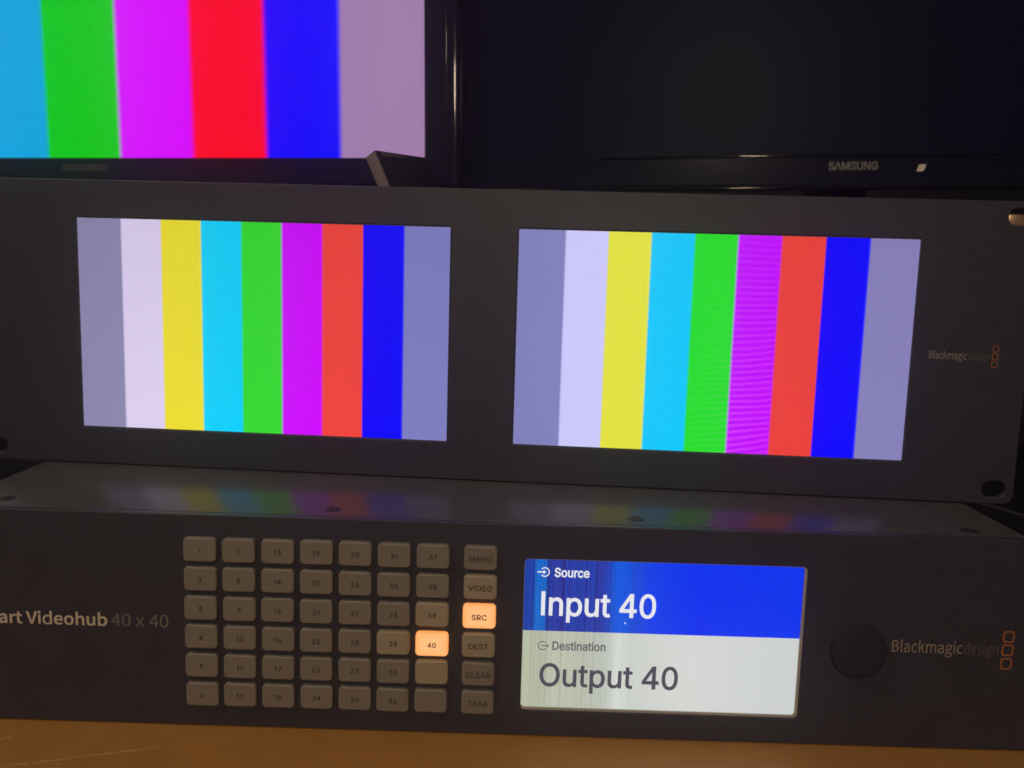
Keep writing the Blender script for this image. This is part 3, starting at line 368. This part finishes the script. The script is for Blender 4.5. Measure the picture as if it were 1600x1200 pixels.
def bars(name, cols, x0, w, z0, h, soft=0.002, moire=False, fall=0.06):
    """a lit LCD showing nine colour bars"""
    m = Mat(name, (0.004, 0.004, 0.005), 0.25, 0.4)
    m.coord()
    u = m.val('DIVIDE', m.val('SUBTRACT', m.x, x0 * MM), w * MM)
    v = m.val('DIVIDE', m.val('SUBTRACT', m.z, z0 * MM), h * MM)
    col = m.ramp(u, bar_stops(cols, soft))
    if moire:
        # the beat pattern the screen shows over its green and magenta bars
        iv = m.val('SUBTRACT', 1.0, v)
        wob = m.noise(28, 2)
        ph = m.val('ADD', m.val('MULTIPLY', v, 225), m.val('MULTIPLY', m.val('MULTIPLY', m.val('SUBTRACT', u, 0.55), iv), -58))
        ph = m.val('ADD', ph, m.val('MULTIPLY', wob, 9))
        s = m.val('MULTIPLY_ADD', m.val('SINE', ph), 0.5, 0.5)
        s = m.val('POWER', s, 1.8)
        mg = m.ramp(u, [(0.0, (0,) * 3), (0.345, (0.0,) * 3), (0.346, (0.008,) * 3), (0.446, (0.012,) * 3), (0.448, (0.02,) * 3), (0.552, (0.07,) * 3), (0.5545, (0.9,) * 3), (0.6615, (0.6,) * 3), (0.6635, (0,) * 3)])
        k = m.val('MULTIPLY', m.val('MULTIPLY', s, mg), m.val('MULTIPLY_ADD', iv, 0.75, 0.25))
        col = m.mix(k, col, m.mix(0.5, col, (0.9, 0.09, 1.0)), 'MIX')
    cloud = m.noise(9, 2)
    k = m.val('ADD', m.val('MULTIPLY_ADD', m.val('SUBTRACT', 1.0, v), fall, 1 - fall), m.val('MULTIPLY', m.val('SUBTRACT', cloud, 0.5), 0.08))
    mm = m.n('ShaderNodeVectorMath', operation='SCALE')
    m.l(col, mm.inputs[0])
    m.l(k, mm.inputs['Scale'])
    m.emit(mm.outputs[0], 1.0)
    return m.m


# ------------------------------------------------------------------ materials
M = {}
M['panel'] = plain('satin charcoal paint', (0.035, 0.036, 0.056), 0.48, 0.4, 0, 0.5, 0.35, 2600)
M['lid'] = plain('charcoal lid paint', (0.074, 0.070, 0.074), 0.27, 0.10, 0, 0.3)
M['black'] = plain('matt black', (0.012, 0.012, 0.013), 0.6)
M['gloss'] = plain('glossy black plastic', (0.010, 0.011, 0.028), 0.07, 0.4)
M['trim'] = plain('polished black trim', (0.010, 0.011, 0.022), 0.05, 0.6)
M['dark_screen'] = plain('dark screen', (0.006, 0.010, 0.034), 0.36, 0.045)
M['key'] = plain('warm grey key plastic', (0.215, 0.195, 0.17), 0.42, 0.4, 0, 0.14, 0.12, 1800)
M['key_ink'] = plain('key legend ink', (0.04, 0.034, 0.03), 0.5)
M['print_white'] = plain('pale printing', (0.62, 0.55, 0.45), 0.5)
M['print_mid'] = plain('beige printing', (0.30, 0.25, 0.20), 0.5)
M['print_grey'] = plain('grey printing', (0.20, 0.18, 0.165), 0.5)
M['print_dim'] = plain('dim grey printing', (0.11, 0.1, 0.095), 0.5)
M['print_orange'] = plain('orange printing', (0.36, 0.13, 0.035), 0.5)
M['rim'] = plain('clear plastic rim', (0.42, 0.42, 0.40), 0.25)
M['rim_dark'] = plain('smoked plastic rim', (0.10, 0.10, 0.12), 0.2)
M['knob'] = plain('dark blue black rubber', (0.022, 0.024, 0.038), 0.7, 0.2)
M['brass'] = plain('brass', (0.62, 0.42, 0.24), 0.35, 0.5, 0.6)
M['badge'] = plain('grey badge', (0.05, 0.05, 0.05), 0.4)
M['logo'] = plain('silver lettering', (0.20, 0.19, 0.19), 0.4)
M['painted_reflection'] = plain('cream sticker', (0.85, 0.80, 0.68), 0.5)
M['pale'] = plain('pale grey plastic', (0.19, 0.16, 0.155), 0.5)
M['cable'] = plain('grey cable jacket', (0.10, 0.10, 0.11), 0.4)
M['wall'] = plain('dark wall paint', (0.03, 0.03, 0.035), 0.8)
M['desk'] = plain('black desk laminate', (0.010, 0.010, 0.012), 0.4)

kl = Mat('lit key', (0.3, 0.2, 0.12), 0.4)
kl.coord()
e = kl.val('MULTIPLY', kl.val('ABSOLUTE', kl.x), 1 / 0.0066)
e2 = kl.val('MULTIPLY', kl.val('ABSOLUTE', kl.z), 1 / 0.005)
ee = kl.val('POWER', kl.val('MAXIMUM', e, e2), 3.0)
kl.emit(kl.ramp(ee, [(0.0, (1.0, 0.50, 0.21)), (0.6, (1.0, 0.44, 0.15)), (1.0, (1.0, 0.32, 0.07))]), 1.0)
M['key_lit'] = kl.m
kg = Mat('key with painted spill light', (0.215, 0.195, 0.17), 0.42)
kg.emit((0.045, 0.026, 0.009), 1.0)  # emission stands in for light spilling from the orange keys alongside
M['key_painted_spill'] = kg.m

# wood: warm brown board with fine fibres and a few pale scratches
wd = Mat('brown wooden board', (0.3, 0.15, 0.04), 0.5, 0.3)
mp = wd.n('ShaderNodeMapping')
wd.l(wd.coord(), mp.inputs[0])
mp.inputs['Scale'].default_value = (14, 90, 14)
mp.inputs['Rotation'].default_value = (0, 0, math.radians(8))
fib = wd.noise(6, 6, 0.65, mp.outputs[0], 0.6)
big = wd.val('ADD', wd.val('MULTIPLY', wd.noise(30, 5), 0.6), wd.val('MULTIPLY', wd.noise(900, 2), 0.4))
base = wd.ramp(wd.val('ADD', wd.val('MULTIPLY', fib, 0.5), wd.val('MULTIPLY', big, 0.5)), [(0.25, (0.30, 0.145, 0.036)), (0.75, (0.47, 0.23, 0.06))])


def scratch(ax, ay, bx, by, wid, amp):
    ax, ay, bx, by = (v * MM for v in (ax, ay, bx, by))
    L = math.hypot(bx - ax, by - ay)
    tx, ty = (bx - ax) / L, (by - ay) / L
    wob = wd.val('MULTIPLY', wd.val('SUBTRACT', wd.noise(40, 3), 0.5), 0.006)
    dx = wd.val('SUBTRACT', wd.x, ax)
    dy = wd.val('ADD', wd.val('SUBTRACT', wd.y, ay), wob)
    along = wd.val('DIVIDE', wd.val('ADD', wd.val('MULTIPLY', dx, tx), wd.val('MULTIPLY', dy, ty)), L)
    across = wd.val('ABSOLUTE', wd.val('SUBTRACT', wd.val('MULTIPLY', dx, -ty), wd.val('MULTIPLY', dy, -tx)))
    line = wd.val('SUBTRACT', 1.0, wd.val('DIVIDE', across, wid * MM), clamp=True)
    inside = wd.val('MULTIPLY', wd.val('MULTIPLY', wd.val('MULTIPLY', along, 6, clamp=True), wd.val('MULTIPLY', wd.val('SUBTRACT', 1.0, along), 4, clamp=True)), wd.val('MULTIPLY_ADD', wd.noise(260, 2), 1.6, -0.35, clamp=True))
    return wd.val('MULTIPLY', wd.val('MULTIPLY', line, inside), amp)


SCR = [(-172.8, -115.5, -102.3, -88.7, 0.8, 0.8), (-177.9, -97.7, -165.8, -88.6, 0.8, 0.75), (-156.8, -110.2, -135.4, -105.0, 0.6, 0.5), (64.7, -81.3, 99.8, -73.4, 0.3, 0.2)]
sc_all = None
for a in SCR:
    q = scratch(*a)
    sc_all = q if sc_all is None else wd.val('MAXIMUM', sc_all, q)
base = wd.mix(sc_all, base, (0.85, 0.6, 0.34))
wd.l(base, wd.b.inputs['Base Color'])
wd.bump(wd.noise(900, 3), 0.25, 0.0003)
M['wood'] = wd.m

# the router's display: blue over white, with the streaks of its slanted viewing angle
DX, DZ, DW, DH = 17.3, 12.34, 109.7, 61.5          # left, bottom, width, height on the router's face (base = 0)
lc = Mat('router display', (0.004, 0.004, 0.005), 0.25, 0.4)
lc.coord()
u = lc.val('DIVIDE', lc.val('SUBTRACT', lc.x, DX * MM), DW * MM)
cmb = lc.n('ShaderNodeCombineXYZ')
lc.l(u, cmb.inputs[0])
streak = lc.noise(230, 2, 0.8, cmb.outputs[0])
streak2 = lc.noise(75, 3, 0.7, cmb.outputs[0])
zone = lc.ramp(u, [(0.0, (1,) * 3), (0.26, (1,) * 3), (0.42, (0,) * 3)])
blue = lc.ramp(u, [(0.0, lin((20, 70, 170))), (0.015, lin((24, 50, 150))), (0.035, lin((22, 66, 170))), (0.042, lin((10, 112, 205))), (0.075, lin((8, 108, 205))), (0.085, lin((30, 52, 150))), (0.12, lin((45, 45, 148))), (0.20, lin((32, 55, 165))), (0.27, lin((44, 50, 160))), (0.305, lin((34, 62, 180))), (0.325, lin((8, 92, 226))), (0.37, lin((8, 86, 226))), (0.40, lin((22, 72, 214))), (0.46, lin((6, 62, 232))), (0.62, lin((0, 48, 240))), (1.0, lin((0, 52, 238)))])
sb = lc.val('MULTIPLY', lc.val('SUBTRACT', lc.val('MULTIPLY_ADD', streak, 0.7, lc.val('MULTIPLY', streak2, 0.3)), 0.46), 4.5, clamp=True)
blue = lc.mix(lc.val('MULTIPLY', sb, lc.val('MULTIPLY', zone, 0.8)), blue, lin((14, 90, 205)))
sd = lc.val('MULTIPLY', lc.val('SUBTRACT', 0.50, streak2), 7.0, clamp=True)
blue = lc.mix(lc.val('MULTIPLY', sd, lc.val('MULTIPLY', zone, 0.85)), blue, lin((26, 24, 96)))
white = lc.ramp(u, [(0.0, lin((184, 190, 164))), (0.06, lin((176, 180, 158))), (0.13, lin((188, 192, 173))), (0.22, lin((183, 188, 172))), (0.30, lin((188, 194, 184))), (0.345, lin((214, 220, 214))), (0.40, lin((206, 210, 204))), (0.6, lin((214, 217, 213))), (1.0, lin((206, 210, 208)))])
sw = lc.val('MULTIPLY', lc.val('SUBTRACT', streak, 0.45), 4.0, clamp=True)
white = lc.mix(lc.val('MULTIPLY', sw, lc.val('MULTIPLY', zone, 0.5)), white, lin((214, 220, 206)))
white = lc.mix(lc.val('MULTIPLY', sd, lc.val('MULTIPLY', zone, 0.5)), white, lin((150, 152, 136)))
top = lc.val('GREATER_THAN', lc.z, 44.3 * MM)
lc.emit(lc.mix(top, white, blue), 1.0)
M['display'] = lc.m
tw = Mat('white screen lettering', (0.01, 0.01, 0.01), 0.3)
tw.emit(lin((232, 232, 238)))
M['text_white'] = tw.m
td = Mat('dark screen lettering', (0.01, 0.01, 0.01), 0.3)
td.emit(lin((72, 72, 84)))
M['text_dark'] = td.m
tg = Mat('grey screen lettering', (0.01, 0.01, 0.01), 0.3)
tg.emit(lin((96, 98, 100)))
M['text_grey'] = tg.m

BARS_A = [(142, 137, 176), (224, 210, 244), (240, 225, 46), (0, 210, 255), (52, 220, 42), (208, 0, 255), (243, 70, 56), (0, 0, 255), (128, 128, 194)]
BARS_B = [(130, 130, 190), (207, 203, 255), (230, 229, 62), (0, 200, 255), (34, 222, 36), (192, 0, 255), (236, 66, 54), (0, 0, 255), (136, 130, 186)]
BARS_C = [(150, 130, 165), (205, 190, 215), (220, 200, 20), (0, 164, 224), (0, 200, 0), (217, 0, 255), (255, 0, 24), (0, 0, 255), (162, 126, 172)]

# ------------------------------------------------------------------ setting
TZ = -88.2                                              # table top
bm = bmesh.new()
box(bm, -1600, 1600, 720, 760, -900, 1500)
o = put('wall', bm, M['wall'])
o['kind'] = 'structure'

t = thing('table', 'brown wooden table with pale scratches under the button router', 'table', (0, 0, TZ))
bm = bmesh.new()
box(bm, -760, 760, -330, 178, -24, 0, 2)
put('tabletop', bm, M['wood'], t, True)
for sx in (-1, 1):
    for y in (-290, 140):
        bm = bmesh.new()
        box(bm, sx * 700 - 22, sx * 700 + 22, y - 22, y + 22, -720, -24.3, 2)
        put('leg', bm, M['wood'], t, True)
t = thing('desk', 'black desk in the dark behind the wooden table, carrying the two monitors', 'desk', (0, 0, TZ))
bm = bmesh.new()
box(bm, -760, 760, 182, 640, -24, 0, 2)
put('desktop', bm, M['desk'], t, True)
for sx in (-1, 1):
    bm = bmesh.new()
    box(bm, sx * 720 - 15, sx * 720 + 15, 200, 620, -720, -24.3, 2)
    put('side_panel', bm, M['desk'], t, True)


# ------------------------------------------------------------------ the two desk monitors behind
def desk_monitor(name, label, loc, yaw, roll, sx0, sw, sz0, sh, bl, br, bb, bt, lit=None):
    """loc: a point on the front plane; screen rectangle and bezel widths in that plane's own coordinates"""
    base_z = TZ
    t = thing(name, label, 'monitor', (loc[0], loc[1], base_z), yaw, 'desk monitors behind the equipment')
    up = loc[2] - base_z
    RM = Matrix.Translation((0, 0, up)) @ Matrix.Rotation(-roll, 4, 'Y')

    def roll_put(nm, me, mat, parent=t, smooth=False):
        if isinstance(me, bmesh.types.BMesh):
            m2 = bpy.data.meshes.new(nm)
            me.to_mesh(m2)
            me.free()
            me = m2
        o = put(nm, me, mat, parent, smooth)
        o.matrix_local = Matrix.Translation((0, 0, up * MM)) @ Matrix.Rotation(-roll, 4, 'Y')
        return o
    cx, cz = sx0 + sw / 2, sz0 + sh / 2
    ox0, ox1, oz0, oz1 = sx0 - bl, sx0 + sw + br, sz0 - bb, sz0 + sh + bt
    outer = rrect((ox0 + ox1) / 2, (oz0 + oz1) / 2, ox1 - ox0, oz1 - oz0, 4, 6)
    bz = roll_put('bezel', sheet([outer], -2.5, 14, 4.0, 0, 8), M['gloss'], t, True)
    scr = sheet([rrect(cx, cz, sw, sh, 0.5, 1)], -2.6, -2.45)
    s = roll_put('screen', scr, lit or M['dark_screen'])
    bm = bmesh.new()
    box(bm, ox0 + 14, ox1 - 14, 14.1, 52, oz0 + 14, oz1 - 14, 12, 4)
    roll_put('back_shell', bm, M['black'], t, True)
    # the stand stands upright on the desk
    bm = bmesh.new()
    box(bm, cx - 22, cx + 22, 56, 76, 7.2, up + cz, 3)
    put('neck', bm, M['gloss'], t, True)
    bm = bmesh.new()
    lathe(bm, [(105, 0), (108, 2), (107, 5), (100, 7), (0.5, 7)], 56, 'Z', (0, 0, 0))
    bmesh.ops.transform(bm, matrix=Matrix.Translation((cx, 66, 0)) @ Matrix.Diagonal((1.15, 0.72, 1, 1)), verts=bm.verts)
    put('stand_base', bm, M['gloss'], t, True)
    return t, bz, roll_put


lit = bars('left monitor picture', BARS_C, -453.8, 510.2, 0, 287, 0.003, False, 0.02)
tm, bz, rp_ = desk_monitor('desk_monitor', 'black monitor showing wide colour bars, behind the left of the equipment', (-126, 250, 173.89), 0.0, 0.02,
                           -453.8, 510.2, 0.3, 287, 25.7, 25.7, 21, 20, lit)
bm = bmesh.new()
box(bm, 70.2, 72.8, -3.6, -2.3, -8, 295, 0.6, 5)
rp_('trim', bm, M['trim'], tm, True)
rp_('badge', sheet([rrect(-199, -6.8, 34, 4.6, 0.8, 3)], -2.75, -2.4, 0.1), M['badge'])

tm, bz, rp_ = desk_monitor('desk_monitor', 'dark switched off black monitor with silver maker lettering and a cream patch painted as a lamp reflection', (152.04, 250, 181.7), -0.105, 0.02,
                           -176, 510, 0, 287, 27, 18, 24, 18)
rp_('lettering', letters(lettering('S\u039bMSUNG', 'I', 62.8, -11.0, 5.3, 32.0), -2.62, -2.45, 0.24), M['logo'])
bm = bmesh.new()
box(bm, -95, 330, -3.9, -2.3, -2.1, 0.0, 1.0, 8)
rp_('trim', bm, M['trim'], tm, True)
bm = bmesh.new()
box(bm, -172, 330, -3.3, -2.3, -23.4, -22.2, 0.55, 6)
rp_('trim', bm, M['trim'], tm, True)
rp_('painted_reflection', sheet([[(120.0, -12.6), (124.6, -12.2), (126.2, -7.8), (121.4, -7.9)]], -2.66, -2.45), M['painted_reflection'])  # cream patch painted in place of a lamp reflection on the bezel

# ------------------------------------------------------------------ dual monitor (rack panel with two screens)
dm = thing('dual_rack_monitor', 'wide charcoal rack panel with two small screens of colour bars, stacked behind the button router', 'rack monitor', (0, 0, 0))
PW, PH = 482.6, 133.35
SX = (-189.1, 16.8)
SZ, SW, SH = 17.98, 174.8, 97.9
holes = []
for x in (-232.6, 232.6):
    for z in (6.8, PH - 6.8):
        holes.append(rrect(x, z, 10.2, 7.4, 3.69, 8))
wins = [rrect(x + SW / 2, SZ + SH / 2, SW + 0.9, SH + 0.9, 0.5, 2) for x in SX]
outer = rrect(0, PH / 2, PW, PH - 0.1, 4.2, 6)
put('front_panel', sheet([outer] + holes + wins, 0, 3.2, 0.45, 0, 3), M['panel'], dm, True)
for k, x in enumerate(SX):
    cx, cz = x + SW / 2, SZ + SH / 2
    m_ = bars('%s small screen picture' % ('left', 'right')[k], (BARS_A, BARS_B)[k], x, SW, SZ, SH, 0.0016, k == 1, 0.12 if k == 0 else 0.04)
    s = put('screen', sheet([rrect(cx, cz, SW, SH, 0.4, 2)], 0.55, 2.2), m_, dm)
    s['label'] = ('left screen of colour bars with warmer grey bars', 'right screen of colour bars with striped magenta bar')[k]
    put('screen_rim', sheet([rrect(cx, cz, SW + 0.86, SH + 0.86, 0.5, 2), rrect(cx, cz, SW + 0.06, SH + 0.06, 0.4, 2)], 0.15, 2.4), M['rim_dark'], s)
bm = bmesh.new()
box(bm, -219, 219, 3.3, 104, 1.2, 131.6, 1.0)
put('housing', bm, M['black'], dm, True)
for x in (-200, 200):
    for y in (14, 94):
        bm = bmesh.new()
        lathe(bm, [(6, -0.35), (7, 0), (7, 1.1)], 24, 'Z', (x, y, 0))
        put('rubber_foot', bm, M['black'], dm, True)
put('lettering', letters(lettering('Blackmagic', 'N', 199.3, 64.35, 3.35, 16.3), -0.03, 0.1, 0.03), M['print_mid'], dm)
put('lettering', letters(lettering('design', 'N', 216.2, 64.35, 3.35, 8.8), -0.03, 0.1), M['print_dim'], dm)
emb = []
for k in range(3):
    cx, cz = 227.5 + (0.0, 0.0, 0.0)[k], 69.5 - 3.42 * k
    emb += [rrect(cx, cz, 2.75, 3.1, 0.8, 4), rrect(cx, cz, 2.0, 2.3, 0.55, 4)]
put('emblem', sheet(emb, -0.03, 0.1), M['print_orange'], dm)
bm = bmesh.new()
box(bm, 229.2, 237.8, 4.4, 9.2, 122.6, 128.0, 0.5)
put('retaining_clip', bm, M['brass'], dm, True)

# ------------------------------------------------------------------ router with buttons
YAW = 0.0646
RB = (10.07, -67.31, TZ)
ro = thing('button_router', 'charcoal rack unit with numbered buttons and a blue and white display, on the wooden table', 'router', RB, YAW)
RH = 87.78
FX = 241.3
BW = 214.0
UP = Matrix.Rotation(YAW, 4, 'Z')


def router_local(x, y):
    p = UP.inverted() @ Vector((x - RB[0], y - RB[1], 0))
    return p.x, p.y


face = rrect(0, RH / 2 + 0.25, 2 * FX, RH - 0.5, 2.0, 5)
ears = []
for sx in (-1, 1):
    for z in (6.5, RH - 6.5):
        ears.append(rrect(sx * 232.6, z, 10.2, 7.2, 3.59, 8))
dcx, dcz = DX + DW / 2, DZ + DH / 2
win = rrect(dcx + 0.45, dcz - 0.4, DW + 1.3, DH + 1.2, 1.9, 6)
put('front_panel', sheet([face, win] + ears, 0, 3.4, 0.4, 0, 3), M['panel'], ro, True)
bm = bmesh.new()
box(bm, -BW + 1.0, BW - 1.0, 3.5, 206, 2.0, RH - 1.2, 0.6)
put('chassis', bm, M['black'], ro, True)
bm = bmesh.new()
box(bm, -BW, BW, 3.95, 206.4, RH - 1.15, RH, 0.25)
put('top_cover', bm, M['lid'], ro, True)
for x in (-190, 190):
    for y in (20, 190):
        bm = bmesh.new()
        lathe(bm, [(7, 0.0), (8, 0.4), (8, 2.0)], 24, 'Z', (x, y, 0))
        put('rubber_foot', bm, M['black'], ro, True)
for wx, wy in ((-51.4, -58.4), (70.9, -51.0), (203.8, -44.3), (-184.7, -65.7)):
    x, y = router_local(wx, wy)
    bm = bmesh.new()
    lathe(bm, [(3.3, 0), (3.3, 0.12), (2.7, 0.42), (1.5, 0.5), (1.3, 0.2), (0.05, 0.2)], 28, 'Z', (x, y, RH))
    put('screw', bm, M['black'], ro, True)

# buttons: 7 columns of 6 numbered ones and a column of named ones
KX, KPX, KPZ = -109.875, 15.2116, 11.9316
KZ0 = RH - 0.4 + 0.4 - 13.4855 + 0.0
key_me = None


def button(x, z, legend, mat, ink=True, size=1.95, lit_label=None):
    global key_me
    if key_me is None:
        o = put('button', sheet([rrect(0, 0, 13.0, 9.7, 1.7, 6)], -2.3, 0.6, 0.65, 0, 4), M['key'], ro, True)
        key_me = o.data
    else:
        o = bpy.data.objects.new('button', key_me)
        COL.objects.link(o)
        o.parent = ro
    if mat != 'key':
        me = key_me.copy()
        me.materials.clear()
        me.materials.append(M[mat])
        o.data = me
    dx, dz, a = rnd.uniform(-0.12, 0.12), rnd.uniform(-0.12, 0.12), rnd.uniform(-0.008, 0.008)
    o.location = ((x + dx) * MM, 0, (z + dz) * MM)
    o.rotation_euler = (rnd.uniform(-0.012, 0.012), a, 0)
    if lit_label:
        o['label'] = lit_label
    if legend:
        put('legend', letters(lettering(legend, 'I', 0, -size * 0.62, size, None, True, 26), -2.35, -2.27, 0.07), M['key_ink'], o)
    return o


num = 1
for c in range(7):
    for r in range(6):
        x, z = KX + c * KPX, KZ0 - r * KPZ
        txt = str(num) if num <= 40 else ''
        mat = 'key'
        lab = None
        if num == 40:
            mat, lab = 'key_lit', 'button 40 glowing orange'
        elif num in (39, 34, 41):
            mat = 'key_painted_spill'
        button(x, z, txt, mat, lit_label=lab)
        num += 1
for r, txt in enumerate(('MENU', 'VIDEO', 'SRC', 'DEST', 'CLEAR', 'TAKE')):
    mat = {'SRC': 'key_lit', 'VIDEO': 'key_painted_spill', 'DEST': 'key_painted_spill'}.get(txt, 'key')
    button(-0.2 + 0.15, KZ0 - r * KPZ, txt, mat, size=2.15, lit_label='SRC button glowing orange' if txt == 'SRC' else None)

# display
ds = put('display', sheet([rrect(dcx, dcz, DW, DH, 1.5, 6)], 0.9, 2.6), M['display'], ro)
put('display_rim', sheet([rrect(dcx + 0.45, dcz - 0.4, DW + 1.24, DH + 1.14, 1.87, 6), rrect(dcx, dcz, DW + 0.02, DH + 0.02, 1.5, 6)], 0.3, 2.8), M['rim'], ds)
TF, TB = 0.84, 0.88


def disp_text(s, x, z, cap, w, mat, bold):
    put('display_text', letters(lettering(s, 'I', x, z, cap, w), TF, TB, bold), M[mat], ds)


disp_text('Source', 29.2, 66.75, 3.5, 13.5, 'text_white', 0.14)
disp_text('Input 40', 24.4, 50.9, 9.5, 45.0, 'text_white', 0.22)
disp_text('Destination', 29.3, 36.5, 3.45, 21.0, 'text_grey', 0.12)
disp_text('Output 40', 24.7, 21.3, 9.3, 54.9, 'text_dark', 0.22)
ic = [arc_band(25.2, 68.5, 1.75, 0.42, -135, 135), arrow(22.3, 25.7, 68.5, 0.55, 0.95), circ(22.85, 68.5, 0.55, None, 14)]
for c in ic:
    c[:] = [(p[0], p[1]) for p in c]
put('display_icon', sheet([ic[0]], TF, TB), M['text_white'], ds)
put('display_icon', sheet([ic[1]], TF, TB), M['text_white'], ds)
put('display_icon', sheet([arc_band(25.3, 38.1, 1.7, 0.36, 35, 325)], TF, TB), M['text_grey'], ds)
put('display_icon', sheet([arrow(25.0, 28.0, 38.1, 0.45, 0.8)], TF, TB), M['text_grey'], ds)
put('dust_speck', sheet([[(57.3, 48.6), (57.9, 48.0), (58.1, 48.3), (57.6, 49.0)]], TF, TB), M['text_white'], ds)

# printing, emblem and knob
wv = lettering('Smart Videohub', 'N', 0, 0, 4.85)
hi = max(p[0] for c in wv for p in c)
put('lettering', letters([[(p[0] * 1.1 - hi * 1.1 - 148.1, p[1] + 41.1) for p in c] for c in wv], -0.03, 0.1, 0.17), M['print_white'], ro)
put('lettering', letters(lettering('40 x 40', 'N', -146.3, 41.15, 5.1, 22.7), -0.03, 0.1), M['print_grey'], ro)
put('lettering', letters(lettering('Blackmagic', 'N', 163.5, 40.5, 4.8, 27.9), -0.03, 0.1, 0.02), M['print_mid'], ro)
put('lettering', letters(lettering('design', 'N', 191.9, 40.5, 4.8, 13.6), -0.03, 0.1), M['print_dim'], ro)
emb = []
for k in range(3):
    cx, cz = 209.1, 48.1 - 5.58 * k
    emb += [rrect(cx, cz, 4.6, 4.9, 1.3, 5), rrect(cx, cz, 3.3, 3.6, 0.9, 5)]
put('emblem', sheet(emb, -0.03, 0.1), M['print_orange'], ro)
bm = bmesh.new()
lathe(bm, [(11.0, -0.3), (11.0, 1.8), (10.6, 2.6), (9.6, 3.0), (6.0, 2.8), (0.3, 2.6)], 56, 'Y', (150.0, 0, 40.7))
kn = put('knob', bm, M['knob'], ro, True)

# ------------------------------------------------------------------ small tilted box and cable behind
RX = Matrix(((0.468, -0.771, -0.431), (0.883, 0.424, 0.201), (0.028, -0.475, 0.880)))
h_ = 26.9
bt = thing('adapter_box', 'small dark box with one pale narrow side, leaning behind the rack panel', 'box', (0, 0, 0))
Mx = Matrix.Translation((-66.13, 74.95, 158.96)) @ RX.to_4x4()
bm = bmesh.new()
box(bm, 0.0, 44.4, 0.0, 7.5, -h_, 0, 0.7)
bmesh.ops.transform(bm, matrix=Mx, verts=bm.verts)
ob = put('case', bm, M['black'], bt, True)
bm = bmesh.new()
box(bm, -0.9, -0.02, 0.3, 7.2, -h_ + 0.4, -0.4, 0.3)
bmesh.ops.transform(bm, matrix=Mx, verts=bm.verts)
put('side_plate', bm, M['pale'], bt, True)
bm = bmesh.new()
box(bm, 4.0, 24.0, -0.25, -0.02, -3.4, -1.0, 0.1)
bmesh.ops.transform(bm, matrix=Mx, verts=bm.verts)
put('name_strip', bm, M['print_dim'], bt, True)
low = min((bt.matrix_world @ (ob.matrix_local @ v.co)).z for v in ob.data.vertices)
bt.location.z = 0.1317 - low

pts = [(300, 470), (352, 420), (393, 356), (410, 322), (432, 270), (470, 215), (540, 190)]
cu = bpy.data.curves.new('cable', 'CURVE')
cu.dimensions = '3D'
cu.bevel_depth = 0.6
cu.bevel_resolution = 3
sp = cu.splines.new('NURBS')
sp.points.add(len(pts) - 1)
for p, q in zip(sp.points, pts):
    p.co = (q[0], q[1], TZ + 0.65, 1)
sp.use_endpoint_u = True
sp.order_u = 3
oc = bpy.data.objects.new('cable', cu)
me = bpy.data.meshes.new_from_object(oc)
bpy.data.objects.remove(oc)
o = put('cable', me, M['cable'], None, True)
o['label'] = 'thin grey cable lying on the dark desk beyond the right end of the router'
o['category'] = 'cable'

# ------------------------------------------------------------------ scattering volume added to stand in for lens glow round the screens
HZ = bpy.data.materials.new('added lens glow air')
HZ.use_nodes = True
ht = HZ.node_tree
ht.nodes.remove(ht.nodes['Principled BSDF'])
pv = ht.nodes.new('ShaderNodeVolumePrincipled')
pv.inputs['Color'].default_value = (0.9, 0.9, 0.92, 1)
pv.inputs['Density'].default_value = 0.13
pv.inputs['Anisotropy'].default_value = 0.94
ht.links.new(pv.outputs[0], ht.nodes['Material Output'].inputs['Volume'])
bm = bmesh.new()
box(bm, -2300, 2300, -1700, 1300, -2000, 2300)
o = put('lens_glow_volume', bm, HZ)
o['kind'] = 'stuff'
